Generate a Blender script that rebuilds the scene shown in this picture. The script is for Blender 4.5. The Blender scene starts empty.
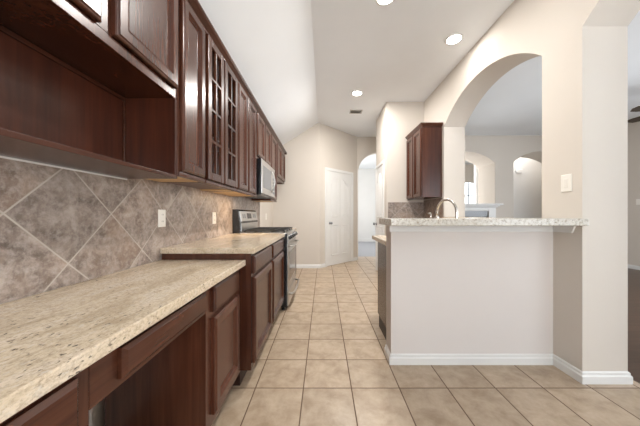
import bpy, bmesh, math, random
from mathutils import Vector, Matrix
random.seed(4)
SC = bpy.context.scene
COL = SC.collection

# ------------------------------------------------------------ camera
H = 1.13
cam = bpy.data.cameras.new('camera')
cam.sensor_width = 36.0
cam.lens = 245.0 / 640.0 * 36.0
cam.shift_x = -3.3 / 640.0
cam.shift_y = 2.0 / 640.0
cam.clip_start = 0.02
camo = bpy.data.objects.new('camera', cam)
COL.objects.link(camo)
camo.location = (0, 0, H)
camo.rotation_euler = (math.radians(90), 0, 0)
SC.camera = camo

# ------------------------------------------------------------ world, exposure
SC.view_settings.view_transform = 'Standard'
SC.view_settings.look = 'None'
SC.view_settings.gamma = 1.0
SC.view_settings.exposure = 0.70
SC.view_settings.use_curve_mapping = False
world = bpy.data.worlds.new('world')
SC.world = world
world.use_nodes = True
wn = world.node_tree
wn.nodes['Background'].inputs['Color'].default_value = (0.80, 0.90, 1.0, 1)
wn.nodes['Background'].inputs['Strength'].default_value = 2.0
SC.cycles.use_denoising = True
SC.cycles.max_bounces = 12
SC.cycles.diffuse_bounces = 8
SC.cycles.glossy_bounces = 4
SC.cycles.transmission_bounces = 6
SC.cycles.sample_clamp_indirect = 6.0

# ------------------------------------------------------------ large area lights: daylight at the windows, plus added fill
def area(name, loc, rot, sx, sy, power, col=(1, 1, 1)):
    l = bpy.data.lights.new(name, 'AREA')
    l.shape = 'RECTANGLE'
    l.size, l.size_y = sx, sy
    l.energy = power
    l.color = col
    o = bpy.data.objects.new(name, l)
    o.location = loc
    o.rotation_euler = [math.radians(a) for a in rot]
    COL.objects.link(o)
    return o
# windows of the breakfast area behind the camera
area('daylight_rear_window', (0.95, -2.9, 1.55), (142, 0, 0), 1.2, 2.0, 90, (0.93, 0.97, 1.0))
# windows of the living room
area('daylight_living_rear_window', (4.4, -2.9, 1.5), (118, 0, 0), 3.2, 2.1, 28, (0.93, 0.96, 1.0))
area('daylight_living_side_window', (6.44, 1.6, 1.6), (0, 90, 0), 2.0, 3.0, 88, (0.96, 0.98, 1.0))
# room at the end of the hall
area('daylight_hall_window', (0.45, 8.6, 1.7), (0, -90, 0), 2.0, 2.6, 26, (1.0, 0.98, 0.95))
# added light in the room beyond the fireplace wall, brightens the arch jamb; no window here
area('far_room_fill_light', (3.3, 8.2, 1.8), (90, 0, -155), 1.6, 1.4, 70, (1.0, 0.98, 0.96))
# added fill for the passage behind the plain living room arch, no fixture
area('passage_fill_light', (5.6, 6.98, 3.05), (0, 0, 0), 1.2, .4, 6, (1.0, 0.96, 0.92))

# ------------------------------------------------------------ materials
def new_mat(name):
    m = bpy.data.materials.new(name)
    m.use_nodes = True
    nt = m.node_tree
    b = nt.nodes['Principled BSDF']
    return m, nt, b

def N(nt, t, **kw):
    n = nt.nodes.new(t)
    for k, v in kw.items():
        setattr(n, k, v)
    return n

def ramp(nt, fac, stops):
    r = N(nt, 'ShaderNodeValToRGB')
    el = r.color_ramp.elements
    while len(el) < len(stops):
        el.new(0.5)
    for e, (p, c) in zip(el, stops):
        e.position = p
        e.color = (*c, 1)
    nt.links.new(fac, r.inputs['Fac'])
    return r.outputs['Color']

def mapped(nt, scale, coord='Object', rot=(0, 0, 0)):
    if coord == 'Position':
        src = N(nt, 'ShaderNodeNewGeometry').outputs['Position']
    else:
        src = N(nt, 'ShaderNodeTexCoord').outputs[coord]
    mp = N(nt, 'ShaderNodeMapping')
    mp.inputs['Scale'].default_value = scale
    mp.inputs['Rotation'].default_value = rot
    nt.links.new(src, mp.inputs['Vector'])
    return mp.outputs['Vector']

def noise(nt, vec, scale, detail=4, rough=0.55, dist=0.0):
    n = N(nt, 'ShaderNodeTexNoise')
    n.inputs['Scale'].default_value = scale
    n.inputs['Detail'].default_value = detail
    n.inputs['Roughness'].default_value = rough
    n.inputs['Distortion'].default_value = dist
    nt.links.new(vec, n.inputs['Vector'])
    return n.outputs['Fac']

def mix(nt, fac, a, b, mode='MIX'):
    m = N(nt, 'ShaderNodeMix', data_type='RGBA', blend_type=mode)
    if isinstance(fac, (int, float)):
        m.inputs['Factor'].default_value = fac
    else:
        nt.links.new(fac, m.inputs['Factor'])
    for v, k in ((a, 'A'), (b, 'B')):
        s = [i for i in m.inputs if i.name == k and i.type == 'RGBA'][0]
        if isinstance(v, tuple):
            s.default_value = (*v, 1)
        else:
            nt.links.new(v, s)
    return [o for o in m.outputs if o.type == 'RGBA'][0]

def math_n(nt, op, a, b=None):
    m = N(nt, 'ShaderNodeMath', operation=op)
    for i, v in enumerate((a, b)):
        if v is None:
            continue
        if isinstance(v, (int, float)):
            m.inputs[i].default_value = v
        else:
            nt.links.new(v, m.inputs[i])
    return m.outputs[0]

def bump(nt, b, h, strength, dist=0.01):
    n = N(nt, 'ShaderNodeBump')
    n.inputs['Strength'].default_value = strength
    n.inputs['Distance'].default_value = dist
    nt.links.new(h, n.inputs['Height'])
    nt.links.new(n.outputs['Normal'], b.inputs['Normal'])

def paint(name, col, rough=0.85, bumpy=0.08):
    m, nt, b = new_mat(name)
    v = mapped(nt, (1, 1, 1), 'Position')
    f = noise(nt, v, 2.2, 3)
    c = ramp(nt, f, [(0.3, tuple(x * 0.975 for x in col)), (0.7, col)])
    nt.links.new(c, b.inputs['Base Color'])
    b.inputs['Roughness'].default_value = rough
    if bumpy:
        bump(nt, b, noise(nt, v, 140, 3), bumpy, 0.003)
    return m

def plain(name, col, rough=0.4, metal=0.0, spec=0.5, rvar=0.06, scale=(60, 60, 60)):
    m, nt, b = new_mat(name)
    b.inputs['Base Color'].default_value = (*col, 1)
    b.inputs['Metallic'].default_value = metal
    b.inputs['Specular IOR Level'].default_value = spec
    f = noise(nt, mapped(nt, scale), 1.0, 3)
    mr = N(nt, 'ShaderNodeMapRange')
    mr.inputs['To Min'].default_value = max(0.02, rough - rvar)
    mr.inputs['To Max'].default_value = rough + rvar
    nt.links.new(f, mr.inputs['Value'])
    nt.links.new(mr.outputs['Result'], b.inputs['Roughness'])
    return m

def wood(name, grain, dark=(0.017, 0.0050, 0.0030), mid=(0.058, 0.0172, 0.0088), light=(0.112, 0.0385, 0.0200), rough=0.27):
    m, nt, b = new_mat(name)
    sc = [34, 34, 34]
    sc['XYZ'.index(grain)] = 1.6
    f = noise(nt, mapped(nt, tuple(sc)), 1.0, 6, 0.6, 0.6)
    big = [3, 3, 3]
    big['XYZ'.index(grain)] = 0.7
    g = noise(nt, mapped(nt, tuple(big)), 1.0, 3, 0.5)
    c1 = ramp(nt, f, [(0.28, dark), (0.5, mid), (0.75, light)])
    c = mix(nt, 0.45, c1, ramp(nt, g, [(0.3, dark), (0.7, light)]))
    nt.links.new(c, b.inputs['Base Color'])
    b.inputs['Roughness'].default_value = rough
    b.inputs['Specular IOR Level'].default_value = 0.34
    b.inputs['Coat Weight'].default_value = 0.15
    b.inputs['Coat Roughness'].default_value = 0.22
    return m

def granite(name, pale_mix=0.0):
    m, nt, b = new_mat(name)
    st = mapped(nt, (9, 2.2, 9), 'Position', (0, 0, math.radians(14)))
    s = noise(nt, st, 1.3, 7, 0.62, 0.9)
    base = ramp(nt, s, [(0.27, (0.34, 0.25, 0.155)), (0.40, (0.54, 0.445, 0.32)), (0.52, (0.665, 0.555, 0.41)), (0.68, (0.71, 0.615, 0.50)), (0.85, (0.55, 0.45, 0.32))])
    v = mapped(nt, (1, 0.7, 1), 'Position')
    grit = noise(nt, v, 130, 5, 0.75)
    base = mix(nt, ramp(nt, grit, [(0.44, (0, 0, 0)), (0.64, (0.62, 0.62, 0.62))]), base, (0.30, 0.225, 0.155))
    pale = noise(nt, v, 60, 4, 0.75)
    base = mix(nt, ramp(nt, pale, [(0.55, (0, 0, 0)), (0.72, (0.6, 0.6, 0.6))]), base, (0.66, 0.62, 0.56))
    sp = noise(nt, mapped(nt, (1, 0.5, 1), 'Position'), 110, 2, 0.5)
    clus = noise(nt, v, 6, 3)
    spk = math_n(nt, 'MULTIPLY', ramp(nt, sp, [(0.63, (0, 0, 0)), (0.69, (1, 1, 1))]), ramp(nt, clus, [(0.40, (0.1, 0.1, 0.1)), (0.6, (1, 1, 1))]))
    base = mix(nt, spk, base, (0.075, 0.060, 0.050))
    if pale_mix:  # paler, cooler tone standing in for daylight on the bar
        base = mix(nt, pale_mix, base, ramp(nt, noise(nt, v, 55, 5, 0.7), [(0.40, (0.66, 0.69, 0.69)), (0.53, (0.52, 0.53, 0.51)), (0.64, (0.17, 0.16, 0.145))]))
    nt.links.new(base, b.inputs['Base Color'])
    b.inputs['Roughness'].default_value = 0.16
    b.inputs['Specular IOR Level'].default_value = 0.5
    return m

def grid_lines(nt, a, b, size, half):
    """1 on the grout lines of a square grid laid over the two scalars a and b, plus a cell id vector"""
    outs = []
    cells = []
    for s in (a, b):
        q = math_n(nt, 'DIVIDE', s, size)
        fl = math_n(nt, 'FLOOR', q)
        fr = math_n(nt, 'SUBTRACT', q, fl)
        d = math_n(nt, 'MINIMUM', fr, math_n(nt, 'SUBTRACT', 1.0, fr))
        outs.append(math_n(nt, 'MULTIPLY', d, size))
        cells.append(fl)
    dmin = math_n(nt, 'MINIMUM', outs[0], outs[1])
    mr = N(nt, 'ShaderNodeMapRange')
    mr.inputs['From Min'].default_value = half * 0.75
    mr.inputs['From Max'].default_value = half * 1.25
    mr.inputs['To Min'].default_value = 1
    mr.inputs['To Max'].default_value = 0
    nt.links.new(dmin, mr.inputs['Value'])
    cv = N(nt, 'ShaderNodeCombineXYZ')
    nt.links.new(cells[0], cv.inputs[0])
    nt.links.new(cells[1], cv.inputs[1])
    wn_ = N(nt, 'ShaderNodeTexWhiteNoise')
    nt.links.new(cv.outputs[0], wn_.inputs['Vector'])
    return mr.outputs['Result'], wn_.outputs['Value'], wn_.outputs['Color']

def floor_tile():
    m, nt, b = new_mat('floor_tile')
    g = N(nt, 'ShaderNodeNewGeometry')
    sx = N(nt, 'ShaderNodeSeparateXYZ')
    nt.links.new(g.outputs['Position'], sx.inputs[0])
    x = math_n(nt, 'ADD', sx.outputs[0], 0.443)
    y = math_n(nt, 'SUBTRACT', sx.outputs[1], 1.5997)
    T = 0.3133
    line, cell, ccol = grid_lines(nt, x, y, T, 0.0036)
    off = N(nt, 'ShaderNodeVectorMath', operation='ADD')
    nt.links.new(g.outputs['Position'], off.inputs[0])
    scl = N(nt, 'ShaderNodeVectorMath', operation='SCALE')
    scl.inputs['Scale'].default_value = 7.0
    nt.links.new(ccol, scl.inputs[0])
    nt.links.new(scl.outputs[0], off.inputs[1])
    f = noise(nt, off.outputs[0], 9.0, 8, 0.66, 0.3)
    c = ramp(nt, f, [(0.32, (0.33, 0.240, 0.160)), (0.5, (0.435, 0.335, 0.237)), (0.68, (0.52, 0.415, 0.31))])
    hsv = N(nt, 'ShaderNodeHueSaturation')
    mr = N(nt, 'ShaderNodeMapRange')
    mr.inputs['To Min'].default_value = 0.93
    mr.inputs['To Max'].default_value = 1.05
    nt.links.new(cell, mr.inputs['Value'])
    nt.links.new(mr.outputs['Result'], hsv.inputs['Value'])
    nt.links.new(c, hsv.inputs['Color'])
    c2 = mix(nt, line, hsv.outputs['Color'], (0.12, 0.070, 0.04))
    nt.links.new(c2, b.inputs['Base Color'])
    rr = N(nt, 'ShaderNodeMapRange')
    rr.inputs['To Min'].default_value = 0.34
    rr.inputs['To Max'].default_value = 0.8
    nt.links.new(line, rr.inputs['Value'])
    nt.links.new(rr.outputs['Result'], b.inputs['Roughness'])
    hgt = math_n(nt, 'SUBTRACT', math_n(nt, 'MULTIPLY', f, 0.25), line)
    bump(nt, b, hgt, 0.35, 0.003)
    return m

def splash_tile(axis, name):
    """slate look tiles laid as diamonds on a wall running along the given axis"""
    m, nt, b = new_mat(name)
    g = N(nt, 'ShaderNodeNewGeometry')
    sx = N(nt, 'ShaderNodeSeparateXYZ')
    nt.links.new(g.outputs['Position'], sx.inputs[0])
    y = math_n(nt, 'SUBTRACT', sx.outputs[axis], 1.238)
    z = math_n(nt, 'SUBTRACT', sx.outputs[2], 1.135)
    S = 0.418
    line, cell, ccol = grid_lines(nt, math_n(nt, 'ADD', y, z), math_n(nt, 'SUBTRACT', y, z), S, 0.0042)
    off = N(nt, 'ShaderNodeVectorMath', operation='ADD')
    nt.links.new(g.outputs['Position'], off.inputs[0])
    scl = N(nt, 'ShaderNodeVectorMath', operation='SCALE')
    scl.inputs['Scale'].default_value = 9.0
    nt.links.new(ccol, scl.inputs[0])
    nt.links.new(scl.outputs[0], off.inputs[1])
    f = noise(nt, off.outputs[0], 10, 8, 0.72, 0.5)
    c = ramp(nt, f, [(0.34, (0.120, 0.089, 0.073)), (0.45, (0.215, 0.167, 0.139)), (0.55, (0.315, 0.253, 0.213)), (0.68, (0.47, 0.395, 0.345))])
    w = noise(nt, off.outputs[0], 2.6, 4, 0.6)
    c = mix(nt, ramp(nt, w, [(0.50, (0, 0, 0)), (0.70, (0.5, 0.5, 0.5))]), c, (0.34, 0.215, 0.14))
    fine = noise(nt, off.outputs[0], 42, 4, 0.7)
    c = mix(nt, ramp(nt, fine, [(0.45, (0, 0, 0)), (0.70, (0.7, 0.7, 0.7))]), c, (0.46, 0.40, 0.36))
    hsv = N(nt, 'ShaderNodeHueSaturation')
    mr = N(nt, 'ShaderNodeMapRange')
    mr.inputs['To Min'].default_value = 0.82
    mr.inputs['To Max'].default_value = 1.15
    nt.links.new(cell, mr.inputs['Value'])
    nt.links.new(mr.outputs['Result'], hsv.inputs['Value'])
    nt.links.new(c, hsv.inputs['Color'])
    c2 = mix(nt, line, hsv.outputs['Color'], (0.44, 0.385, 0.335))
    nt.links.new(c2, b.inputs['Base Color'])
    b.inputs['Roughness'].default_value = 0.42
    hgt = math_n(nt, 'SUBTRACT', math_n(nt, 'MULTIPLY', f, 0.6), line)
    bump(nt, b, hgt, 0.3, 0.004)
    return m

def floor_wood():
    m, nt, b = new_mat('plank_floor')
    br = N(nt, 'ShaderNodeTexBrick')
    br.offset = 0.37
    br.inputs['Scale'].default_value = 1.0
    br.inputs['Brick Width'].default_value = 1.2
    br.inputs['Row Height'].default_value = 0.125
    br.inputs['Mortar Size'].default_value = 0.003
    br.inputs['Color1'].default_value = (0.050, 0.027, 0.017, 1)
    br.inputs['Color2'].default_value = (0.085, 0.048, 0.031, 1)
    br.inputs['Mortar'].default_value = (0.02, 0.01, 0.006, 1)
    nt.links.new(mapped(nt, (1, 1, 1), 'Position'), br.inputs['Vector'])
    f = noise(nt, mapped(nt, (2, 30, 2), 'Position'), 1.5, 5, 0.6)
    c = mix(nt, 0.45, br.outputs['Color'], ramp(nt, f, [(0.3, (0.025, 0.013, 0.008)), (0.7, (0.12, 0.070, 0.047))]))
    nt.links.new(c, b.inputs['Base Color'])
    b.inputs['Roughness'].default_value = 0.33
    return m

def glass(name, rough=0.0, tint=(1, 1, 1)):
    m, nt, b = new_mat(name)
    b.inputs['Base Color'].default_value = (*tint, 1)
    b.inputs['Roughness'].default_value = rough
    b.inputs['Transmission Weight'].default_value = 1.0
    b.inputs['IOR'].default_value = 1.45
    return m

def emit(name, col, s):
    m, nt, b = new_mat(name)
    b.inputs['Emission Color'].default_value = (*col, 1)
    b.inputs['Emission Strength'].default_value = s
    b.inputs['Base Color'].default_value = (*col, 1)
    return m

M = {
    'wall': paint('wall_paint', (0.645, 0.595, 0.535)),
    'ceil': paint('ceiling_paint', (0.83, 0.86, 0.89), 0.9, 0.1),
    'white': paint('trim_paint', (0.76, 0.76, 0.75), 0.4, 0),
    'half': paint('half_wall_lit_paint', (0.69, 0.65, 0.625)),  # same paint as the walls, lightened to carry the light on the half wall
    'woodZ': wood('cherry_vertical', 'Z'),
    'woodY': wood('cherry_along', 'Y'),
    'woodX': wood('cherry_across', 'X'),
    'inside': wood('cherry_inside', 'Z', (0.018, 0.0044, 0.0026), (0.056, 0.0145, 0.0072), (0.105, 0.031, 0.0155), 0.30),
    'toe_shade': wood('cherry_toe_shade', 'Y', (0.010, 0.004, 0.003), (0.022, 0.008, 0.005), (0.035, 0.013, 0.008), 0.5),  # cherry darkened so the colour holds the shade of the toe recess
    'maple': wood('maple_underside', 'X', (0.42, 0.25, 0.11), (0.56, 0.36, 0.17), (0.64, 0.44, 0.23), 0.5),
    'granite': granite('granite'),
    'granite_bar_lit': granite('granite_bar_lit', 0.6),  # same slab as granite, cool daylight on the bar mixed into its colour
    'tile': floor_tile(),
    'splash': splash_tile(1, 'slate_tile_along'),
    'splashX': splash_tile(0, 'slate_tile_across'),
    'plank': floor_wood(),
    'carpet': paint('grey_carpet', (0.36, 0.37, 0.40), 1.0, 0.4),
    'steel': plain('stainless', (0.50, 0.485, 0.465), 0.30, 1.0, scale=(4, 4, 300)),
    'chrome': plain('brushed_nickel', (0.60, 0.57, 0.53), 0.2, 1.0),
    'bronze': plain('dark_bronze', (0.10, 0.075, 0.055), 0.35, 0.8),
    'black': plain('black_enamel', (0.012, 0.013, 0.015), 0.22),
    'iron': plain('cast_iron', (0.018, 0.018, 0.019), 0.55),
    'darkglass': plain('dark_glass', (0.03, 0.03, 0.032), 0.08, rvar=0.02),
    'plate': plain('plate_plastic', (0.84, 0.81, 0.75), 0.35),
    'slot': plain('slot_dark', (0.05, 0.045, 0.04), 0.6),
    'grey': plain('grey_metal', (0.22, 0.225, 0.235), 0.4, 0.4),
    'ventm': plain('vent_metal', (0.50, 0.48, 0.45), 0.5),
    'glass': glass('clear_glass'),
    'lamp': emit('lamp_glow', (1.0, 0.97, 0.92), 9.0),
    'puck': emit('puck_glow', (1.0, 0.72, 0.40), 6.0),
    'display': emit('display_glow', (0.10, 0.16, 0.18), 0.15),
}

# ------------------------------------------------------------ mesh builder
class MB:
    def __init__(self):
        self.v, self.f, self.s = [], [], []
    def add(self, vs, fs, smooth=False):
        n = len(self.v)
        self.v += [tuple(p) for p in vs]
        self.f += [tuple(n + i for i in f) for f in fs]
        self.s += [smooth] * len(fs)
        return self
    def box(self, x0, x1, y0, y1, z0, z1):
        vs = [(x, y, z) for x in (x0, x1) for y in (y0, y1) for z in (z0, z1)]
        return self.add(vs, [(0, 1, 3, 2), (4, 6, 7, 5), (0, 4, 5, 1), (2, 3, 7, 6), (0, 2, 6, 4), (1, 5, 7, 3)])
    def prism(self, poly, axis, a, b):
        """poly: 2D points; axis x -> (y,z), y -> (x,z), z -> (x,y)"""
        def P(p, t):
            return {'x': (t, p[0], p[1]), 'y': (p[0], t, p[1]), 'z': (p[0], p[1], t)}[axis]
        n = len(poly)
        vs = [P(p, a) for p in poly] + [P(p, b) for p in poly]
        fs = [tuple(range(n)), tuple(range(2 * n - 1, n - 1, -1))]
        fs += [(i, (i + 1) % n, n + (i + 1) % n, n + i) for i in range(n)]
        return self.add(vs, fs)
    def rings(self, rings, close0=True, close1=True, smooth=False):
        n = len(rings[0])
        vs = [p for r in rings for p in r]
        fs = []
        for k in range(len(rings) - 1):
            for i in range(n):
                j = (i + 1) % n
                fs.append((k * n + i, k * n + j, (k + 1) * n + j, (k + 1) * n + i))
        self.add(vs, fs, smooth)
        m = len(self.v) - len(vs)
        if close0:
            self.f.append(tuple(m + i for i in range(n))); self.s.append(False)
        if close1:
            self.f.append(tuple(m + (len(rings) - 1) * n + i for i in reversed(range(n)))); self.s.append(False)
        return self
    def rects(self, u0, u1, v0, v1, prof, mp):
        """nested rectangles: prof is a list of (inset, depth); mp maps (u, v, d) to a point"""
        rs = []
        for i, d in prof:
            rs.append([mp(u0 + i, v0 + i, d), mp(u1 - i, v0 + i, d), mp(u1 - i, v1 - i, d), mp(u0 + i, v1 - i, d)])
        return self.rings(rs)
    def lathe(self, c, axis, prof, seg=20):
        """prof: list of (t along axis, radius)"""
        c = Vector(c); ax = Vector(axis).normalized()
        e1 = ax.orthogonal().normalized(); e2 = ax.cross(e1)
        rs = []
        for t, r in prof:
            rs.append([c + ax * t + (e1 * math.cos(a) + e2 * math.sin(a)) * max(r, 1e-4)
                       for a in [2 * math.pi * k / seg for k in range(seg)]])
        return self.rings(rs, smooth=True)
    def tube(self, pts, r, seg=10):
        pts = [Vector(p) for p in pts]
        rr = r if isinstance(r, (list, tuple)) else [r] * len(pts)
        t0 = (pts[1] - pts[0]).normalized()
        e1 = t0.orthogonal().normalized()
        rs = []
        for i, p in enumerate(pts):
            a = pts[max(0, i - 1)]; b = pts[min(len(pts) - 1, i + 1)]
            t = (b - a).normalized()
            e1 = (e1 - t * e1.dot(t)).normalized()
            e2 = t.cross(e1)
            rs.append([p + (e1 * math.cos(q) + e2 * math.sin(q)) * rr[i] for q in [2 * math.pi * k / seg for k in range(seg)]])
        return self.rings(rs, smooth=True)
    def build(self, name, mat, parent=None, bevel=0.0, label=None):
        org = Vector(parent['_o']) if parent is not None else Vector((0, 0, 0))
        me = bpy.data.meshes.new(name)
        me.from_pydata([Vector(p) - org for p in self.v], [], self.f)
        bm = bmesh.new(); bm.from_mesh(me)
        bmesh.ops.recalc_face_normals(bm, faces=bm.faces)
        bm.to_mesh(me); bm.free()
        for p, s in zip(me.polygons, self.s):
            p.use_smooth = s
        me.materials.append(mat)
        o = bpy.data.objects.new(name, me)
        COL.objects.link(o)
        if parent is not None:
            o.parent = parent
            base = parent
            o['_o'] = tuple(org)
        else:
            o['_o'] = (0.0, 0.0, 0.0)
        if bevel:
            bv = o.modifiers.new('bevel', 'BEVEL')
            bv.width = bevel; bv.segments = 2; bv.limit_method = 'ANGLE'
            bv.harden_normals = False
        if label:
            o['label'] = label
        return o

def thing(name, label, cat, loc, group=None, kind=None):
    o = bpy.data.objects.new(name, None)
    o.empty_display_size = 0.1
    COL.objects.link(o)
    o.location = loc
    o['_o'] = tuple(loc)
    if kind:
        o['kind'] = kind
    if label:
        o['label'] = label
    if cat:
        o['category'] = cat
    if group:
        o['group'] = group
    return o

def single(name, mb, mat, label, cat, bevel=0.0, group=None):
    """a thing that is one mesh, with its origin at the base centre of its box"""
    xs, ys, zs = zip(*[(p[0], p[1], p[2]) for p in mb.v])
    c = Vector(((min(xs) + max(xs)) / 2, (min(ys) + max(ys)) / 2, min(zs)))
    mb.v = [tuple(Vector(p) - c) for p in mb.v]
    o = mb.build(name, mat, None, bevel)
    o.location = c
    o['_o'] = tuple(c)
    o['label'] = label; o['category'] = cat
    if group:
        o['group'] = group
    return o

def struct(name, mb, mat, bevel=0.0):
    o = mb.build(name, mat, None, bevel)
    o['kind'] = 'structure'
    return o

def clone(root, delta, label=None, group=None):
    r = root.copy(); COL.objects.link(r)
    r.location = Vector(root.location) + Vector(delta)
    if label: r['label'] = label
    if group: r['group'] = group
    for ch in root.children:
        c = ch.copy(); COL.objects.link(c); c.parent = r
        for g in ch.children:
            d = g.copy(); COL.objects.link(d); d.parent = c
    return r

# ------------------------------------------------------------ room dimensions
XL = -1.08            # kitchen wall behind the long counter
ZC = 3.09             # flat ceiling
XA, XB = 1.745, 2.05  # two faces of the arcade wall
YR = -3.0             # wall behind the camera
YK = 5.22             # end wall of the kitchen
XE = 6.5              # far side wall of the living room
YL = 6.03             # living room end wall
PA, PB = (-0.07, 5.22), (0.846, 6.15)   # angled pantry wall

def arch_poly(a, b, zs, rise, top, n=28):
    """wall piece above a segmental arch between a and b"""
    hw = (b - a) / 2; R = (hw * hw + rise * rise) / (2 * rise); c = (a + b) / 2
    pts = []
    for i in range(n + 1):
        u = a + (b - a) * i / n
        pts.append((u, zs + rise - R + math.sqrt(max(0, R * R - (u - c) ** 2))))
    return pts + [(b, top), (a, top)]

def arch_strips(mb, a, b, zs, rise, top, axis, t0, t1, n=28):
    """the same piece as quads so that the shading stays clean"""
    p = arch_poly(a, b, zs, rise, top, n)[:n + 1]
    for q, r in zip(p[:-1], p[1:]):
        mb.prism([q, r, (r[0], top), (q[0], top)], axis, t0, t1)
    return mb

# floors
struct('floor', MB().box(XL - .1, 2.12, YR, 6.67, -.05, 0), M['tile'])
struct('floor_wood', MB().box(2.12, XE + .1, YR, 9.6, -.05, 0), M['plank'])
struct('floor_carpet', MB().box(0.2, 2.12, 6.67, 10.5, -.05, 0).box(2.12, 3.2, 6.69, 10.5, 0.0, 0.004), M['carpet'])
# ceilings
struct('ceiling', MB().box(-.114, XE + .1, YR, 10.5, ZC, ZC + .08), M['ceil'])
struct('ceiling_slope', MB().prism([(XL - .02, 2.465), (-.114, ZC), (-.114, ZC + .08), (XL - .02, 2.55)], 'y', YR, YK + .1), M['ceil'])
# kitchen walls
struct('wall_left', MB().box(XL - .1, XL, YR, YK + .1, 0, 2.6), M['wall'])
struct('wall_back', MB().box(XL, PA[0], YK, YK + .1, 0, ZC), M['wall'])
n_ = Vector((PB[0] - PA[0], PB[1] - PA[1])).normalized()
out = Vector((-n_.y, n_.x)) * 0.12
struct('wall_angled', MB().prism([PA, PB, (PB[0] + .0, PB[1] + .15), (PA[0] + out.x, PA[1] + out.y)], 'z', 0, ZC), M['wall'])
# hall wall with its arch
hw = MB().box(1.90, 2.2, 6.15, 6.30, 0, ZC)
hw.box(PB[0], 0.875, 6.15, 6.30, 0, ZC)
arch_strips(hw, 0.875, 1.90, 2.26, .44, ZC, 'y', 6.15, 6.30)
struct('wall_hall', hw, M['wall'])
# block beside the sink wall (closet with a door)
struct('wall_sink', MB().box(1.097, XA, 4.245, 5.08, 0, ZC), M['wall'])
# arcade wall with two arches
aw = MB()
aw.box(XA, XB, YR, .058, 0, ZC).box(XA, XB, 1.650, 1.955, 0, ZC).box(XA, XB, 3.545, 6.15, 0, ZC)
aw.box(XA, XB, 1.955, 3.545, 0, 1.058)
arch_strips(aw, .058, 1.650, 2.40, .33, ZC, 'x', XA, XB)
arch_strips(aw, 1.955, 3.545, 2.40, .32, ZC, 'x', XA, XB)
struct('wall_arcade', aw, M['wall'])
# half wall of the peninsula
struct('wall_half', MB().box(.514, XA, 1.86, 2.0, 0, 1.058), M['half'])
# living room walls
lw = MB()
lw.box(XB, 2.75, YL, 6.69, 0, ZC).box(2.75, 4.226, YL, 6.69, 0, 1.34).box(4.226, 4.68, YL, 6.69, 0, ZC).box(6.10, XE, YL, 6.69, 0, ZC)
arch_strips(lw, 2.75, 4.226, 2.415, .28, ZC, 'y', YL, 6.69)
arch_strips(lw, 4.68, 6.10, 2.43, .27, ZC, 'y', YL, 6.69)
struct('wall_living', lw, M['wall'])
struct('wall_right', MB().box(XE, XE + .1, YR, .1, 0, ZC).box(XE, XE + .1, 3.1, 9.6, 0, ZC).box(XE, XE + .1, .1, 3.1, 0, .6).box(XE, XE + .1, .1, 3.1, 2.6, ZC), M['wall'])
struct('wall_passage', MB().box(4.55, XE, 7.3, 7.4, 0, ZC), M['white'])
# far room beyond the fireplace wall, with an arched window
fw = MB()
YF = 9.5
fw.box(3.2, 5.15, YF, YF + .1, 0, ZC).box(6.15, XE, YF, YF + .1, 0, ZC).box(5.15, 6.15, YF, YF + .1, 0, 1.35)
arch_strips(fw, 5.15, 6.15, 2.05, .35, ZC, 'y', YF, YF + .1)
struct('wall_far', fw, M['wall'])
# hall room
struct('wall_hall_end', MB().box(0.2, 3.2, 10.4, 10.5, 0, ZC), M['white'])
struct('wall_hall_side', MB().box(0.1, 0.2, 6.3, 10.5, 0, ZC), M['white'])
struct('wall_hall_partition', MB().box(3.1, 3.2, 6.69, 10.5, 0, ZC), M['white'])
# wall behind the camera, with two window openings
rw = MB()
for a, b_, z0, z1 in ((XL, -.45, 0, ZC), (1.55, 2.8, 0, ZC), (6.0, XE, 0, ZC), (-.45, 1.55, 0, .55), (-.45, 1.55, 2.55, ZC), (2.8, 6.0, 0, .45), (2.8, 6.0, 2.55, ZC)):
    rw.box(a, b_, YR - .1, YR, z0, z1)
struct('wall_rear', rw, M['wall'])

def window(name, x0, x1, z0, z1, y, nx, nz):
    fr = MB()
    w = .05
    fr.box(x0, x0 + w, y - .06, y, z0, z1).box(x1 - w, x1, y - .06, y, z0, z1)
    fr.box(x0 + w, x1 - w, y - .06, y, z0, z0 + w).box(x0 + w, x1 - w, y - .06, y, z1 - w, z1)
    for i in range(1, nx):
        u = x0 + (x1 - x0) * i / nx
        fr.box(u - .015, u + .015, y - .045, y - .015, z0 + w, z1 - w)
    for i in range(1, nz):
        v = z0 + (z1 - z0) * i / nz
        fr.box(x0 + w, x1 - w, y - .044, y - .016, v - .012, v + .012)
    o = struct(name, fr, M['white'])
    MB().box(x0 + w, x1 - w, y - .034, y - .028, z0 + w, z1 - w).build('glass', M['glass'], o)
    return o
window('window_1', -.45, 1.55, .55, 2.55, YR - .02, 2, 2)
window('window_2', 2.8, 6.0, .45, 2.55, YR - .02, 3, 2)
w4 = MB()
for a, b_, c, d in ((.1, .15, .6, 2.6), (3.05, 3.1, .6, 2.6), (.15, 3.05, .6, .65), (.15, 3.05, 2.55, 2.6), (1.08, 1.12, .65, 2.55), (2.08, 2.12, .65, 2.55), (.15, 1.08, 1.59, 1.61), (1.12, 2.08, 1.59, 1.61), (2.12, 3.05, 1.59, 1.61)):
    w4.box(XE + .03, XE + .08, a, b_, c, d)
w4 = struct('window_4', w4, M['white'])
MB().box(XE + .05, XE + .056, .13, 3.07, .63, 2.57).build('glass', M['glass'], w4)
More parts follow.
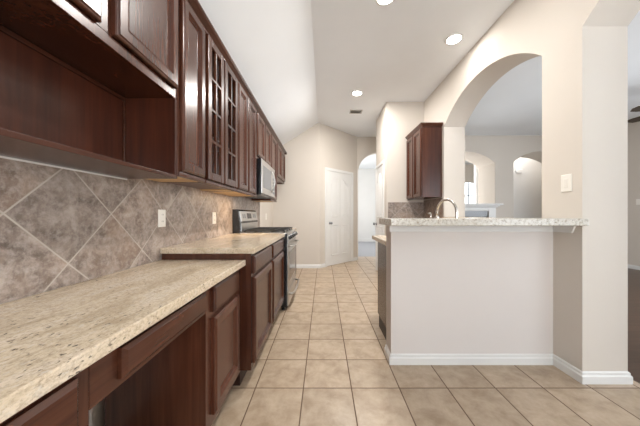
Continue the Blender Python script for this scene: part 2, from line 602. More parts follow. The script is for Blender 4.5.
# arched far window
fr = MB()
fr.box(5.15, 5.20, YF + .02, YF + .08, 1.35, 2.1).box(6.10, 6.15, YF + .02, YF + .08, 1.35, 2.1).box(5.20, 6.10, YF + .02, YF + .08, 1.35, 1.41)
fr.box(5.20, 6.10, YF + .03, YF + .07, 1.86, 1.90).box(5.63, 5.67, YF + .03, YF + .07, 1.41, 2.38)
w3 = struct('window_3', fr, M['white'])
MB().box(5.18, 6.12, YF + .045, YF + .055, 1.38, 2.40).build('glass', M['glass'], w3)

# ------------------------------------------------------------ baseboards and trim
def base_prof(h=.085, t=.016):
    return [(0, 0), (t, 0), (t, h * .62), (t * .55, h * .74), (t * .55, h * .9), (0, h)]

def baseboard(name, lines, h=.078, t=.016):
    """lines: lists of floor points; the board stands on the side to the walker's right, mitred at corners"""
    mb = MB()
    for pts in lines:
        P_ = [Vector(p) for p in pts]
        ns = []
        for p, q in zip(P_[:-1], P_[1:]):
            d = (q - p).normalized()
            ns.append(Vector((d.y, -d.x)))
        rs = []
        for i, p in enumerate(P_):
            if i == 0: m = ns[0]
            elif i == len(P_) - 1: m = ns[-1]
            else:
                m = (ns[i - 1] + ns[i]); m = m / (m.dot(ns[i]))
            rs.append([(p.x + m.x * o, p.y + m.y * o, z) for o, z in base_prof(h, t)])
        mb.rings(rs)
    return struct(name, mb, M['white'])
t_ = .016
baseboard('baseboard_half_wall', [[(.514, 2.0), (.514, 1.86), (XA, 1.86), (XA, 1.650), (XB, 1.650), (XB, 1.955), (XB, 3.545), (XB, YL)]])
baseboard('baseboard_rear', [[(XA, .058), (XA, YR)]])
P = lambda t: (PA[0] + n_.x * t, PA[1] + n_.y * t)
baseboard('baseboard_back', [[(XL, 4.14), (XL, YK), PA, P(.15)], [P(1.14), PB]])
baseboard('baseboard_living', [[(4.226, YL), (4.68, YL)], [(6.10, YL), (XE, YL), (XE, YR)]])
hb = MB()
hb.box(.2, 3.1, 10.38, 10.4, 0, .13)
struct('baseboard_hall', hb, M['white'], .004)
# white apron under the bar top
ap = MB().box(.50, XA, 1.846, 1.86, 1.004, 1.058)
ap.prism([(1.846, 1.004), (1.846, 1.058), (1.685, 1.058), (1.712, 1.004)], 'x', XA - .014, XA)
struct('trim_bar', ap, M['white'], .002)

# ------------------------------------------------------------ doors
def arched_outline(u0, u1, v0, va, vb):
    """panel outline whose top runs in a curve from va at u0 to vb at u1"""
    pts = [(u0, v0), (u1, v0)]
    for i in range(9):
        t = 1 - i / 8
        s = t * t * (3 - 2 * t)
        pts.append((u0 + (u1 - u0) * t, va + (vb - va) * s))
    return pts

def moulded(mb, outline, mp):
    cx = sum(p[0] for p in outline) / len(outline); cy = (min(p[1] for p in outline) + max(p[1] for p in outline)) / 2
    w = max(p[0] for p in outline) - min(p[0] for p in outline); h = max(p[1] for p in outline) - min(p[1] for p in outline)
    rs = []
    for ins, d in ((0, -.001), (.008, .012), (.022, .012), (.032, -.0005), (.05, -.0005), (.066, .008)):
        rs.append([mp(cx + (p[0] - cx) * (1 - 2 * ins / w), cy + (p[1] - cy) * (1 - 2 * ins / h), d) for p in outline])
    mb.rings(rs, close0=False)

def interior_door(name, mp, u0, u1, zt, knob_u, cw=.06):
    """casing from u0 to u1 on a wall; mp maps (u along the wall, z, d out of it)"""
    root = thing(name, None, None, (0, 0, 0), kind='structure')
    ca = MB()
    for a, b_, c, d in ((u0, u0 + cw, 0, zt), (u1 - cw, u1, 0, zt), (u0 + cw, u1 - cw, zt - cw, zt)):
        ca.rings([[mp(a, c, 0), mp(b_, c, 0), mp(b_, d, 0), mp(a, d, 0)], [mp(a, c, .014), mp(b_, c, .014), mp(b_, d, .014), mp(a, d, .014)],
                  [mp(a + .008, c, .02), mp(b_ - .008, c, .02), mp(b_ - .008, d, .02), mp(a + .008, d, .02)]])
    ca.build('casing', M['white'], root)
    a, b_ = u0 + cw + .004, u1 - cw - .004
    sl = MB()
    sl.rects(a, b_, .012, zt - cw - .004, [(0, 0), (0, .008), (.002, .01)], mp)
    m_ = (a + b_) / 2; e = .11 * (b_ - a) / .8; g = .05 * (b_ - a) / .8
    top = zt - cw
    off = lambda u, v, d: mp(u, v, d + .01)
    moulded(sl, arched_outline(a + e, m_ - g, 1.08, top - .28, top - .13), off)
    moulded(sl, arched_outline(m_ + g, b_ - e, 1.08, top - .13, top - .28), off)
    moulded(sl, [(a + e, .22), (m_ - g, .22), (m_ - g, .92), (a + e, .92)], off)
    moulded(sl, [(m_ + g, .22), (b_ - e, .22), (b_ - e, .92), (m_ + g, .92)], off)
    sl.build('slab', M['white'], root)
    kb = MB()
    c0 = Vector(mp(knob_u, .95, .01)); ax = Vector(mp(knob_u, .95, 1.0)) - Vector(mp(knob_u, .95, 0))
    kb.lathe(c0, ax, [(0, .030), (.006, .030), (.01, .012), (.035, .012), (.042, .026), (.058, .029), (.07, .02), (.074, .003)])
    kb.build('knob', M['grey'], root)
    return root
nv = Vector((n_.y, -n_.x))
interior_door('door_1', lambda u, v, d: (PA[0] + n_.x * u + nv.x * d, PA[1] + n_.y * u + nv.y * d, v), .15, 1.14, 2.17, .295)
interior_door('door_2', lambda u, v, d: (1.097 - d, u, v), 4.40, 5.06, 2.12, 4.99, .055)

# ------------------------------------------------------------ backsplash
struct('backsplash', MB().box(XL, XL + .009, -.4, 1.60, .835, 1.40).box(XL, XL + .009, 1.60, 4.14, .80, 1.40), M['splash'])
struct('trim_caulk', MB().box(XL + .009, XL + .013, .42, 1.334, 1.320, 1.3265), M['white'])
bs = struct('backsplash_sink', MB().box(1.12, XA - .009, 4.236, 4.245, .914, 1.35), M['splashX'])
struct('backsplash_arcade', MB().box(XA - .009, XA, 3.56, 4.245, .914, 1.38), M['splash'])

# ------------------------------------------------------------ cabinet pieces
def mleft(u, v, d):   # fronts that look toward +X
    return (d, u, v)
def mright(u, v, d):  # fronts that look toward -X
    return (-d, u, v)
def mback(u, v, d):   # fronts that look toward +Y
    return (u, d, v)

def cab_door(root, u0, u1, v0, v1, d0, mp, fr=.056, t=.024, mat='woodZ', name='door'):
    d1 = d0 + t
    mb = MB().rects(u0, u1, v0, v1, [(0, d0), (0, d1 - .010), (.004, d1 - .006), (.009, d1 - .005), (.013, d1), (fr - .007, d1), (fr - .002, d1 - .004), (fr + .004, d1 - .012), (fr + .012, d1 - .010), (fr + .019, d1 - .017)], mp)
    return mb.build(name, M[mat], root)

def drawer_front(root, u0, u1, v0, v1, d0, mp, t=.02, mat='woodY'):
    d1 = d0 + t
    return MB().rects(u0, u1, v0, v1, [(0, d0), (0, d1 - .009), (.011, d1)], mp).build('drawer', M[mat], root)

def glass_door(root, u0, u1, v0, v1, d0, mp, fr=.052, t=.024, cols=2, rows=4):
    d1 = d0 + t
    mb = MB()
    def bar(a, b_, c, d, e0, e1, name=None):
        mb.rings([[mp(a, c, e0), mp(b_, c, e0), mp(b_, d, e0), mp(a, d, e0)], [mp(a, c, e1), mp(b_, c, e1), mp(b_, d, e1), mp(a, d, e1)]])
    bar(u0, u0 + fr, v0, v1, d0, d1); bar(u1 - fr, u1, v0, v1, d0, d1)
    bar(u0 + fr, u1 - fr, v0, v0 + fr, d0, d1); bar(u0 + fr, u1 - fr, v1 - fr, v1, d0, d1)
    o = mb.build('door', M['woodZ'], root, .003)
    for i in range(1, cols):
        u = u0 + fr + (u1 - u0 - 2 * fr) * i / cols
        mb = MB(); bar(u - .009, u + .009, v0 + fr, v1 - fr, d0 + .004, d1 - .002)
        mb.build('muntin', M['woodZ'], o, .002)
    for i in range(1, rows):
        v = v0 + fr + (v1 - v0 - 2 * fr) * i / rows
        mb = MB(); bar(u0 + fr, u1 - fr, v - .009, v + .009, d0 + .005, d1 - .001)
        mb.build('muntin', M['woodY'], o, .002)
    mb = MB(); bar(u0 + fr, u1 - fr, v0 + fr, v1 - fr, d0 + .002, d0 + .0045)
    mb.build('glass', M['glass'], o)
    return o

XF = -.795    # face of the wall cabinets
ZB, ZT = 1.345, 2.362

def wall_cabinet(y0, y1, z0, label, doors, style='panel', underside=True):
    root = thing('wall_cabinet', label, 'cabinet', (XL, (y0 + y1) / 2, z0), 'wall cabinets over the long counter')
    a, b_ = y0 + .0008, y1 - .0008
    X0 = XL + .001
    ca = MB()
    t = .018
    ca.box(X0, XF - .02, a, a + t, z0 + .0, ZT).box(X0, XF - .02, b_ - t, b_, z0, ZT)
    ca.box(X0, X0 + .008, a + t, b_ - t, z0 + .02, ZT).box(X0 + .008, XF - .02, a + t, b_ - t, ZT - t, ZT)
    ca.box(X0 + .008, XF - .02, a + t, b_ - t, z0 + .022, z0 + .04)
    ca.build('carcass', M['inside'] if style == 'glass' else M['woodZ'], root)
    ff = MB()
    ff.box(XF - .02, XF, a, a + .03, z0, ZT).box(XF - .02, XF, b_ - .03, b_, z0, ZT)
    ff.box(XF - .02, XF, a + .03, b_ - .03, z0, z0 + .04).box(XF - .02, XF, a + .03, b_ - .03, ZT - .04, ZT)
    ff.build('face_frame', M['woodZ'], root, .0015)
    if underside:
        MB().box(X0 + .01, XF - .021, a + .0185, b_ - .0185, z0 + (.008 if style == 'glass' else .001), z0 + .0215).build('bottom_panel', M['inside'] if style == 'glass' else M['maple'], root)
        if style == 'glass':
            MB().box(X0 + .01, XF - .021, b_ - .10, b_ - .0185, z0 + .001, z0 + .0078).build('bottom_cleat', M['maple'], root)
    if style == 'glass':
        for z in (z0 + .35, z0 + .68):
            MB().box(X0 + .009, XF - .03, a + t + .001, b_ - t - .001, z, z + .018).build('shelf', M['inside'], root)
    if z0 < 1.5:
        MB().box(XF + .0005, XF + .012, a, b_, z0 - .001, z0 + .022).build('light_rail', M['woodY'], root, .005)
    zt = ZT - .012
    for u0, u1 in doors:
        if style == 'glass':
            glass_door(root, u0, u1, z0 + .029, zt, XF + .001, mleft)
        else:
            cab_door(root, u0, u1, z0 + (.029 if z0 < 1.5 else .04), zt, XF + .001, mleft)
    return root

# open niche cabinet with two doors above
root = thing('wall_cabinet', 'dark cherry wall cabinet with an open cubby below two doors', 'cabinet', (XL, .88, 1.33), 'wall cabinets over the long counter')
y0, y1 = .42, 1.334
MB().box(XL + .001, XF - .02, y0, y1, 1.757, ZT).build('carcass', M['woodZ'], root)
ff = MB().box(XF - .02, XF, y0, y0 + .04, 1.757, ZT).box(XF - .02, XF, y1 - .03, y1, 1.757, ZT)
ff.box(XF - .02, XF, y0 + .04, y1 - .03, 1.757, 1.80).box(XF - .02, XF, y0 + .04, y1 - .03, ZT - .04, ZT).box(XF - .02, XF, .855, .925, 1.80, ZT - .04)
ff.build('face_frame', M['woodZ'], root, .002)
MB().box(XL + .001, XL + .011, y0 + .02, y1 - .02, 1.348, 1.756).build('back_panel', M['inside'], root)
MB().box(XL + .001, XF - .001, y1 - .019, y1, 1.3445, 1.7565).build('side_panel', M['inside'], root, .001)
MB().box(XL + .001, XF - .001, y0, y0 + .019, 1.3445, 1.7565).build('side_panel', M['inside'], root, .001)
MB().box(XL + .001, XF + .001, y0, y1, 1.327, 1.344).build('shelf', M['woodY'], root, .001)
tr = MB().box(XL + .0115, XL + .022, y0 + .021, y1 - .021, 1.738, 1.756).box(XL + .0115, XL + .022, y1 - .031, y1 - .0205, 1.346, 1.737)
tr.build('cove_strip', M['woodY'], root, .002)
cab_door(root, .475, .861, 1.805, ZT - .012, XF + .001, mleft)
cab_door(root, .918, 1.312, 1.805, ZT - .012, XF + .001, mleft)

wall_cabinet(1.335, 1.628, ZB, 'dark cherry wall cabinet with one solid door, beside the open cubby', [(1.354, 1.611)])
wall_cabinet(1.628, 2.222, ZB, 'dark cherry wall cabinet with two glass doors', [(1.645, 1.905), (1.929, 2.205)], 'glass')
wall_cabinet(2.222, 2.88, ZB, 'dark cherry wall cabinet with two solid doors, between glass doors and microwave', [(2.245, 2.515), (2.55, 2.835)])
wall_cabinet(2.88, 3.65, 1.80, 'short dark cherry wall cabinet directly above the microwave', [(2.90, 3.255), (3.272, 3.63)], underside=False)
wall_cabinet(3.65, 4.13, ZB, 'dark cherry wall cabinet with one tall door, just beyond the microwave', [(3.68, 4.10)])
wall_cabinet(4.13, 5.00, 1.757, 'short dark cherry wall cabinet over the empty fridge space', [(4.16, 4.555), (4.575, 4.975)], underside=False)
# crown moulding along the top
cp = [(XF - .03, 2.3635), (XF + .006, 2.3635), (XF + .008, 2.372), (XF + .026, 2.384), (XF + .040, 2.392), (XF + .048, 2.402), (XF + .048, 2.410), (XF - .03, 2.410)]
cm = MB().prism(cp, 'y', .42, 5.0)
cm.prism([(5.0, 2.3635), (5.006, 2.3635), (5.008, 2.372), (5.026, 2.384), (5.040, 2.392), (5.048, 2.402), (5.048, 2.410), (5.0, 2.410)], 'x', XL + .06, XF + .048)
single('crown_molding', cm, M['woodY'], 'dark cherry crown molding running along the top of the long cabinet row', 'molding')

# ------------------------------------------------------------ base cabinets
XLO = -.546   # face of the desk cabinets
XHI = -.477   # face of the tall base cabinets
ZL, ZH = .835, .914
GT = .038

# desk: near pedestal, pencil drawer, far pedestal
root = thing('base_cabinet', 'low dark cherry desk cabinet nearest the camera, before the kneehole', 'cabinet', (XL, .1, 0), 'cabinets under the low counter')
MB().box(XL + .01, XLO - .001, -.4, .572, .10, ZL - GT - .001).build('carcass', M['woodZ'], root, .001)
MB().box(XL + .01, XLO - .075, -.4, .572, 0.0005, .0995).build('toe_kick', M['toe_shade'], root)
drawer_front(root, -.36, .535, .665, .775, XLO, mleft)
cab_door(root, .10, .535, .16, .645, XLO, mleft)
cab_door(root, -.36, .08, .16, .645, XLO, mleft)
root = thing('desk_drawer', 'shallow dark cherry pencil drawer and rail spanning the desk kneehole', 'drawer', (XLO, .87, .672), None)
MB().box(XLO - .02, XLO - .001, .5735, 1.1385, .672, ZL - GT - .001).build('rail', M['woodY'], root, .001)
drawer_front(root, .65, 1.113, .694, .777, XLO, mleft)
MB().box(XL + .15, XLO - .0205, .64, 1.10, .70, .775).build('drawer_box', M['inside'], root)
root = thing('base_cabinet', 'low dark cherry desk cabinet between the kneehole and the higher counter', 'cabinet', (XL, 1.37, 0), 'cabinets under the low counter')
MB().box(-1.018, XLO - .001, 1.14, 1.618, .10, ZL - GT - .001).build('carcass', M['woodZ'], root, .001)
MB().box(-1.018, XLO - .075, 1.16, 1.618, 0.0005, .0995).build('toe_kick', M['toe_shade'], root)
MB().box(-1.018, XLO, 1.14, 1.1585, 0.0005, .0995).build('foot', M['woodZ'], root)
drawer_front(root, 1.195, 1.545, .657, .782, XLO, mleft)
cab_door(root, 1.195, 1.545, .155, .630, XLO, mleft)

# counter height cabinet between desk and range
root = thing('base_cabinet', 'counter height dark cherry base cabinet between the desk and the range', 'cabinet', (XL, 2.25, 0), 'cabinets under the high counter')
MB().box(XL + .01, XHI - .001, 1.622, 2.872, .10, ZH - GT - .001).build('carcass', M['woodZ'], root, .001)
MB().box(XL + .01, XHI - .075, 1.622, 2.872, 0.0005, .0995).build('toe_kick', M['toe_shade'], root)
for a, b_ in ((1.645, 2.185), (2.245, 2.845)):
    drawer_front(root, a, b_, .735, .855, XHI, mleft)
    cab_door(root, a, b_, .135, .712, XHI, mleft)
# beyond the range
root = thing('base_cabinet', 'narrow dark cherry base cabinet just beyond the range', 'cabinet', (XL, 3.89, 0), 'cabinets under the high counter')
MB().box(XL + .01, XHI - .001, 3.66, 4.13, .10, ZH - GT - .001).build('carcass', M['woodZ'], root, .001)
MB().box(XL + .01, XHI - .075, 3.66, 4.13, 0.0005, .0995).build('toe_kick', M['toe_shade'], root)
drawer_front(root, 3.68, 4.11, .735, .855, XHI, mleft)
cab_door(root, 3.68, 4.11, .135, .712, XHI, mleft)
# peninsula cabinet
root = thing('base_cabinet', 'dark cherry peninsula cabinet with plain end panel behind the half wall', 'cabinet', (1.1, 2.3, 0), None)
MB().box(.565, XA - .001, 2.001, 2.545, .115, ZH - GT - .001).build('carcass', M['woodZ'], root, .001)
MB().box(.566, XA - .001, 2.001, 2.49, 0.0005, .1145).build('toe_kick', M['toe_shade'], root)
for a, b_ in ((.60, 1.13), (1.16, 1.70)):
    MB().rects(a, b_, .735, .855, [(0, 2.546), (0, 2.558), (.011, 2.566)], mback).build('drawer', M['woodX'], root)
    cab_door(root, a, b_, .145, .712, 2.546, mback)

# ------------------------------------------------------------ worktops
single('worktop', MB().box(XL + .0095, -.513, -.4, 1.6205, ZL - GT, ZL), M['granite'], 'low cream granite desk counter with long streaks', 'counter', .004)
single('worktop', MB().box(XL + .0095, -.452, 1.604, 2.876, ZH - GT, ZH), M['granite'], 'higher cream granite counter between the desk and the range', 'counter', .004)
single('worktop', MB().box(XL + .0095, -.452, 3.658, 4.135, ZH - GT, ZH), M['granite'], 'short granite counter just beyond the range', 'counter', .004)
single('worktop', MB().box(.515, XA - .001, 2.001, 2.60, ZH - GT, ZH), M['granite'], 'granite sink counter on the kitchen side of the half wall', 'counter', .004)
single('bar_top', MB().box(.4435, XA - .001, 1.605, 1.958, 1.0585, 1.106), M['granite_bar_lit'], 'speckled granite bar top capping the half wall', 'counter', .005)
single('window_ledge', MB().box(XA - .03, XB + .03, 1.96, 3.54, 1.0585, 1.10), M['granite'], 'granite ledge across the bottom of the arched pass-through', 'ledge', .004)

# ------------------------------------------------------------ gas range
R0, R1 = 2.88, 3.652
RF = -.428
root = thing('gas_range', 'freestanding stainless and black gas range below the microwave', 'range', (XL + .32, (R0 + R1) / 2, 0))
MB().box(XL + .012, RF, R0, R1, .04, .905).build('body', M['black'], root, .004)
for x in (XL + .08, RF - .05):
    for y in (R0 + .05, R1 - .05):
        MB().lathe((x, y, 0.0005), (0, 0, 1), [(0, .02), (.012, .02), (.012, .012), (.04, .012)], 12).build('foot', M['black'], root)
MB().box(XL + .105, RF + .012, R0 + .001, R1 - .001, .906, .922).build('cooktop', M['steel'], root, .004)
for k in range(3):
    ya = R0 + .03 + k * .240; yb = ya + .232
    g = MB()
    x0, x1 = XL + .14, RF - .03
    z0, z1 = .938, .952
    for y in (ya, yb - .012):
        g.box(x0, x1, y, y + .012, z0, z1)
    for i in range(5):
        x = x0 + (x1 - x0 - .012) * i / 4
        g.box(x, x + .012, ya, yb, z0 + .001, z1 + .001)
    g.box(x0, x1, (ya + yb) / 2 - .006, (ya + yb) / 2 + .006, z0 + .002, z1 + .002)
    for x in (x0, x1 - .014):
        for y in (ya, yb - .014):
            g.box(x, x + .014, y, y + .014, .9222, z0)
    g.build('grate', M['iron'], root, .002)
    for x in ((x0 * .72 + x1 * .28, x0 * .28 + x1 * .72) if k != 1 else ((x0 + x1) / 2,)):
        MB().lathe((x, (ya + yb) / 2, .9222), (0, 0, 1), [(0, .05), (.006, .05), (.007, .036), (.014, .036), (.015, .002)], 18).build('burner_cap', M['iron'], root)
# backguard: side view is a leaning console
bgp = [(XL + .011, .906), (XL + .104, .906), (XL + .104, 1.04), (XL + .100, 1.05), (XL + .078, 1.178), (XL + .065, 1.197), (XL + .011, 1.197)]
bg = MB().prism(bgp, 'y', R0, R1).build('backguard', M['black'], root, .004)
def mcons(u, v, d):   # on the sloping console face
    a = Vector((XL + .100, 0, 1.05)); b_ = Vector((XL + .078, 0, 1.178))
    t = (b_ - a); nrm = Vector((t.z, 0, -t.x)).normalized()
    p = a + t * v + nrm * d
    return (p.x, u, p.z)
cp_ = MB().rects(R0 + .035, R1 - .02, .03, .97, [(0, 0), (0, .006), (.003, .009)], mcons).build('control_panel', M['steel'], bg)
MB().rects(R0 + .28, R0 + .46, .25, .8, [(0, .0), (0, .0105)], mcons).build('display', M['darkglass'], bg)
for u in (R0 + .10, R0 + .17, R0 + .55, R0 + .62):
    MB().rects(u, u + .045, .3, .72, [(0, .0), (0, .0102)], mcons).build('button_pad', M['grey'], bg)
MB().box(XL + .1042, XL + .110, R0 + .03, R1 - .03, .93, 1.03).build('steel_strip', M['steel'], bg)
# front: knob console, door, drawer
kc = [(RF + .001, .795), (RF + .014, .795), (RF + .024, .812), (RF + .006, .904), (RF + .001, .904)]
MB().prism(kc, 'y', R0 + .012, R1 - .001).build('knob_console', M['steel'], root, .002)
kd = Vector((.95, 0, .31)).normalized()
for i in range(5):
    y = R0 + .09 + i * (R1 - R0 - .18) / 4
    MB().lathe((RF + .012, y, .858), kd, [(0, .032), (.008, .032), (.010, .026), (.036, .023), (.039, .018), (.0395, .002)], 16).build('knob', M['black'], root)
dr = MB().rects(R0 + .012, R1 - .010, .235, .785, [(0, RF + .001), (0, RF + .012), (.006, RF + .017)], mleft).build('oven_door', M['steel'], root)
MB().rects(R0 + .09, R1 - .09, .33, .68, [(0, RF + .012), (0, RF + .0175), (.004, RF + .0185)], mleft).build('window', M['darkglass'], dr)
def bar_handle(ya, yb, z, x, so, r):
    pts = [(x, ya, z), (x + so * .6, ya + .004, z), (x + so, ya + .03, z)]
    pts += [(x + so + .008 * math.sin(math.pi * i / 8), ya + .03 + (yb - ya - .06) * i / 8, z) for i in range(1, 8)]
    pts += [(x + so, yb - .03, z), (x + so * .6, yb - .004, z), (x, yb, z)]
    return MB().tube(pts, r, 10)
bar_handle(R0 + .07, R1 - .05, .755, RF + .016, .045, .012).build('handle', M['steel'], dr)
dw = MB().rects(R0 + .012, R1 - .010, .055, .225, [(0, RF + .001), (0, RF + .012), (.006, RF + .017)], mleft).build('drawer', M['steel'], root)
bar_handle(R0 + .07, R1 - .05, .185, RF + .015, .055, .013).build('handle', M['steel'], dw)

# ------------------------------------------------------------ microwave
MX = -.732
root = thing('microwave', 'stainless over-the-range microwave with black sides', 'microwave', (XL + .2, 3.265, 1.375))
MB().box(XL + .012, MX - .001, 2.884, 3.646, 1.375, 1.798).build('case', M['black'], root, .003)
md = MB().rects(2.884, 3.47, 1.39, 1.798, [(0, MX), (0, MX + .006), (.005, MX + .010)], mleft).build('door', M['steel'], root)
MB().rects(2.95, 3.39, 1.46, 1.73, [(0, MX + .006), (0, MX + .0105), (.004, MX + .0125)], mleft).build('window', M['grey'], md)
MB().rects(3.472, 3.646, 1.39, 1.798, [(0, MX), (0, MX + .006), (.005, MX + .010)], mleft).build('control_panel', M['steel'], root)
MB().rects(3.50, 3.63, 1.70, 1.76, [(0, MX + .008), (0, MX + .0112)], mleft).build('display', M['darkglass'], root)
kp = MB()
for i in range(3):
    for j in range(5):
        kp.rects(3.503 + i * .043, 3.538 + i * .043, 1.43 + j * .048, 1.465 + j * .048, [(0, MX + .008), (0, MX + .0112)], mleft)
kp.build('keypad', M['grey'], root)
hp = [(MX + .008, 3.43, 1.44)] + [(MX + .008 + .045 * math.sin(math.pi * i / 10), 3.43, 1.45 + .29 * i / 10) for i in range(1, 10)] + [(MX + .008, 3.43, 1.75)]
MB().tube(hp, .010, 10).build('handle', M['steel'], md)
vt = MB()
for i in range(9):
    vt.box(XL + .06 + i * .03, XL + .075 + i * .03, 2.93, 3.60, 1.371, 1.3748)
vt.build('vent_grille', M['grey'], root)

# ------------------------------------------------------------ wall cabinet on the arcade wall
root = thing('wall_cabinet', 'dark cherry wall cabinet hung beside the arched pass-through above the sink', 'cabinet', (XA, 3.93, 1.38))
c0, c1 = 3.60, 4.235
xf = 1.455
MB().box(xf + .001, XA - .001, c0, c1, 1.395, 2.42).build('carcass', M['woodZ'], root, .001)
ff = MB().box(xf - .001, xf + .019, c0 - .001, c0 + .03, 1.38, 2.425).box(xf - .001, xf + .019, c1 - .03, c1, 1.38, 2.425)
ff.box(xf - .001, xf + .019, c0 + .03, c1 - .03, 1.38, 1.42).box(xf - .001, xf + .019, c0 + .03, c1 - .03, 2.385, 2.425)
ff.build('face_frame', M['woodZ'], root, .001)
for a, b_ in ((c0 + .012, c0 + .308), (c0 + .322, c1 - .014)):
    cab_door(root, a, b_, 1.40, 2.41, -xf + .002, mright)
crp = [(0, 2.426), (.006, 2.426), (.010, 2.436), (.028, 2.452), (.036, 2.464), (.036, 2.476), (0, 2.476)]
cr = MB()
rs = []
for o_, z in crp:
    rs.append((xf - .002 - o_, c0 - .002 - o_, z))
# mitred sweep: along the front (Y) then round the side (X)
ring = lambda k: None
ra = [(xf - .002 - o_, c1, z) for o_, z in crp]
rb = [(xf - .002 - o_, c0 - .002 - o_, z) for o_, z in crp]
rc = [(XA - .001, c0 - .002 - o_, z) for o_, z in crp]
cr.rings([ra, rb, rc])
cr.box(xf - .002, XA - .001, c0 - .002, c1, 2.428, 2.470)
cr.build('crown', M['woodY'], root)

# ------------------------------------------------------------ faucet and soap dispenser
root = thing('faucet', 'brushed nickel gooseneck faucet behind the bar top', 'faucet', (1.165, 2.14, ZH))
bx, by = 1.165, 2.14
MB().lathe((bx, by, ZH + .0005), (0, 0, 1), [(0, .028), (.008, .028), (.014, .02), (.10, .017), (.12, .0135)], 18).build('body', M['chrome'], root)
dx, dy, Rr = -.18, .985, .135
zt = 1.150
pts = [(bx, by, ZH + .11), (bx, by, 1.08), (bx, by, zt)]
for i in range(1, 16):
    a = math.pi * i / 16
    s = Rr - Rr * math.cos(a)
    pts.append((bx + dx * s, by + dy * s, zt + Rr * .9 * math.sin(a)))
e = (bx + dx * 2 * Rr, by + dy * 2 * Rr)
pts += [(e[0], e[1], zt), (e[0], e[1], 1.12)]
MB().tube(pts, .0115, 12).build('spout', M['chrome'], root)
MB().lathe((e[0], e[1], 1.125), (0, 0, -1), [(0, .0125), (.01, .017), (.07, .019), (.09, .017), (.092, .004)], 16).build('spray_head', M['chrome'], root)
MB().tube([(bx - .015, by, 1.0), (bx - .05, by, 1.01), (bx - .09, by + .01, 1.05), (bx - .10, by + .01, 1.07)], [.009, .008, .007, .006], 10).build('lever', M['chrome'], root)
root = thing('soap_dispenser', 'small pale soap dispenser pump beside the faucet', 'dispenser', (1.035, 2.36, ZH))
MB().lathe((1.035, 2.36, ZH + .0005), (0, 0, 1), [(0, .028), (.012, .030), (.13, .028), (.15, .014), (.160, .012)], 16).build('bottle', M['plate'], root)
MB().tube([(1.035, 2.36, ZH + .155), (1.035, 2.36, ZH + .225), (1.035, 2.37, ZH + .235), (1.035, 2.41, ZH + .23)], .008, 10).build('pump', M['chrome'], root)

# ------------------------------------------------------------ outlets and switches
def outlet(name, mp, cu, cv, label, cat, kind='outlet', w=.072, h=.115, group=None):
    p0 = mp(cu, cv, 0)
    root = thing(name, label, cat, p0, group)
    MB().rects(cu - w / 2, cu + w / 2, cv - h / 2, cv + h / 2, [(0, .0004), (0, .003), (.004, .006)], mp).build('plate', M['plate'], root)
    if kind == 'outlet':
        for s in (-.022, .022):
            so = MB()
            ring = lambda d, r: [mp(cu + r * 1.0 * math.cos(a), cv + s + r * .82 * math.sin(a), d) for a in [2 * math.pi * k / 16 for k in range(16)]]
            so.rings([ring(.005, .0165), ring(.0075, .0165)])
            so_o = so.build('socket', M['plate'], root)
            sl = MB()
            for q in (-.006, .006):
                sl.rects(cu + q - .0012, cu + q + .0012, cv + s - .002, cv + s + .007, [(0, .007), (0, .0079)], mp)
            sl.build('slots', M['slot'], so_o)
    else:
        n = max(1, round(w / .05) - 0) if w > .1 else 1
        for i in range(n):
            u = cu + (i - (n - 1) / 2) * .046
            MB().rects(u - .016, u + .016, cv - .033, cv + .033, [(0, .005), (0, .0075), (.003, .009)], mp).build('rocker', M['plate'], root)
    return root
msp = lambda u, v, d: (XL + .009 + d, u, v)
mwl = lambda u, v, d: (XL + d, u, v)
outlet('wall_outlet', msp, 1.623, 1.108, 'ivory outlet on the slate tile above the end of the low counter', 'outlet', group='outlets along the long wall')
outlet('wall_outlet', msp, 2.40, 1.10, 'ivory outlet on the slate tile close to the range', 'outlet', group='outlets along the long wall')
outlet('wall_outlet', mwl, 4.62, 1.10, 'ivory outlet on the painted wall of the fridge space', 'outlet', group='outlets along the long wall')
outlet('light_switch', lambda u, v, d: (XA - d, u, v), 1.757, 1.358, 'white switch plate on the arcade wall beside the arch over the bar', 'switch', 'switch', .078, .125)
outlet('light_switch', lambda u, v, d: (XE - d, u, v), 5.03, 1.40, 'white switch plate on the living room side wall', 'switch', 'switch', .12, .12)
# door chime in the passage behind the plain arch
single('door_chime', MB().box(5.72, 5.90, 7.255, 7.2995, 2.38, 2.48), M['white'], 'small white box on the passage wall seen through the plain arch', 'chime', .008)

# ------------------------------------------------------------ ceiling lights and vent
def can_light(x, y, label, power):
    root = thing('recessed_light', label, 'light', (x, y, ZC), 'recessed ceiling lights')
    z = ZC - .0003
    MB().lathe((x, y, z), (0, 0, -1), [(0, .092), (.004, .092), (.009, .084), (.010, .076), (.006, .072), (.0005, .072)], 32).build('trim_ring', M['white'], root)
    MB().lathe((x, y, z - .0061), (0, 0, -1), [(0, .0715), (.003, .068), (.005, .05), (.0055, .002)], 32).build('lens', M['lamp'], root)
    l = bpy.data.lights.new('lamp', 'AREA')
    l.shape = 'DISK'; l.size = .14; l.energy = power; l.color = (1.0, .96, .91)
    lo = bpy.data.objects.new('lamp', l); COL.objects.link(lo)
    lo.parent = root; lo.location = (0, 0, -.02)
    return root
can_light(1.455, 2.728, 'round recessed ceiling light close to the arcade wall', 3)
can_light(.541, 3.936, 'round recessed ceiling light closest to the ceiling vent', 32)
can_light(.56, 2.20, 'round recessed ceiling light cut by the top of the photo', 22)
root = thing('ceiling_vent', 'white louvered air vent in the ceiling', 'vent', (.616, 4.64, ZC))
f_ = MB()
x0, x1, y0, y1, z = .50, .735, 4.56, 4.72, ZC - .0004
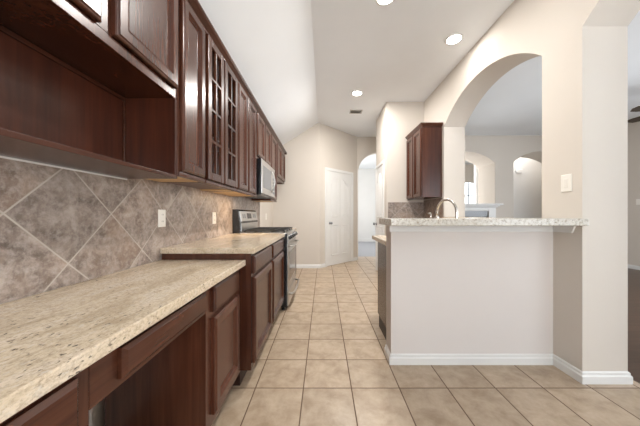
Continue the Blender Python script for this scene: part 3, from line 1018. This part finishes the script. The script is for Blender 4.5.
f_.box(x0, x1, y0, y0 + .022, z - .009, z).box(x0, x1, y1 - .022, y1, z - .009, z).box(x0, x0 + .022, y0 + .022, y1 - .022, z - .009, z).box(x1 - .022, x1, y0 + .022, y1 - .022, z - .009, z)
f_.build('frame', M['ventm'], root, .002)
MB().box(x0 + .022, x1 - .022, y0 + .022, y1 - .022, z - .001, z).build('backing', M['ventm'], root)
for i in range(6):
    y = y0 + .03 + i * .019
    MB().prism([(y, z - .009), (y + .002, z - .009), (y + .014, z - .0015), (y + .012, z - .0015)], 'x', x0 + .022, x1 - .022).build('louver', M['ventm'], root)
# puck light under the wall cabinet
root = thing('puck_light', 'small warm puck light under the wall cabinet next to the microwave', 'light', (-.85, 2.70, 1.36))
MB().lathe((-.85, 2.70, 1.3665), (0, 0, -1), [(0, .036), (.012, .036), (.016, .030)], 20).build('housing', M['chrome'], root)
MB().lathe((-.85, 2.70, 1.3502), (0, 0, -1), [(0, .029), (.003, .024), (.0035, .002)], 20).build('lens', M['puck'], root)
l = bpy.data.lights.new('lamp', 'AREA'); l.shape = 'DISK'; l.size = .05; l.energy = 1.6; l.color = (1.0, .72, .42)
lo = bpy.data.objects.new('lamp', l); COL.objects.link(lo); lo.parent = root; lo.location = (0, 0, -.02)

# ------------------------------------------------------------ fireplace
root = thing('fireplace', 'white fireplace surround with mantel shelf below the arched niche', 'fireplace', (3.35, 5.93, 0))
MB().box(2.60, 2.95, 5.86, YL - .001, 0.0005, 1.31).box(3.96, 4.13, 5.86, YL - .001, 0.0005, 1.31).box(2.95, 3.96, 5.86, YL - .001, 1.23, 1.31).box(2.95, 3.96, 5.95, YL - .001, 0.0005, .12).build('surround', M['white'], root, .004)
ms = MB().box(2.52, 4.24, 5.76, YL - .001, 1.365, 1.40).box(2.56, 4.19, 5.80, YL - .001, 1.335, 1.365).box(2.58, 4.16, 5.83, YL - .001, 1.311, 1.335)
ms.build('mantel_shelf', M['white'], root, .004)
MB().box(2.96, 3.955, 5.90, 5.945, .13, 1.10).build('firebox_glass', M['black'], root)
lv = MB()
for i in range(4):
    lv.box(2.955, 3.955, 5.885, 5.94, 1.115 + i * .029, 1.135 + i * .029)
lv.box(2.955, 3.955, 5.941, 5.95, 1.10, 1.228)
lv.build('louver_panel', M['grey'], root)

# ------------------------------------------------------------ ceiling fan in the living room
fx, fy, fz = 5.30, 3.55, 2.72
root = thing('ceiling_fan', 'dark bladed ceiling fan in the living room', 'fan', (fx, fy, ZC))
MB().lathe((fx, fy, ZC - .0005), (0, 0, -1), [(0, .07), (.03, .065), (.06, .03), (.062, .003)], 20).build('canopy', M['bronze'], root)
MB().lathe((fx, fy, ZC - .05), (0, 0, -1), [(0, .013), (ZC - fz - .13, .013)], 12).build('downrod', M['bronze'], root)
MB().lathe((fx, fy, fz + .09), (0, 0, -1), [(0, .03), (.01, .09), (.05, .115), (.11, .11), (.14, .07), (.16, .05), (.162, .003)], 24).build('motor', M['bronze'], root)
for k in range(5):
    a = math.radians(168 + 72 * k)
    ca_, sa = math.cos(a), math.sin(a)
    def W(r, w, z):
        return (fx + ca_ * r - sa * w, fy + sa * r + ca_ * w, z)
    b = MB()
    ol = [(.19, -.05), (.30, -.065), (.55, -.075), (.64, -.06), (.67, 0), (.64, .06), (.55, .075), (.30, .065), (.19, .05)]
    b.rings([[W(r, w, fz + w * .22) for r, w in ol], [W(r, w, fz + w * .22 + .008) for r, w in ol]])
    bo = b.build('blade', M['bronze'], root)
    MB().rings([[W(.10, -.018, fz + .009), W(.25, -.028, fz + .010), W(.25, .028, fz + .018), W(.10, .018, fz + .018)], [W(.10, -.018, fz + .016), W(.25, -.028, fz + .017), W(.25, .028, fz + .025), W(.10, .018, fz + .025)]]).build('blade_iron', M['bronze'], bo)
MB().lathe((fx, fy, fz - .073), (0, 0, -1), [(0, .075), (.02, .10), (.06, .09), (.085, .05), (.09, .003)], 20).build('light_bowl', M['plate'], root)

for o in bpy.data.objects:
    if '_o' in o:
        del o['_o']
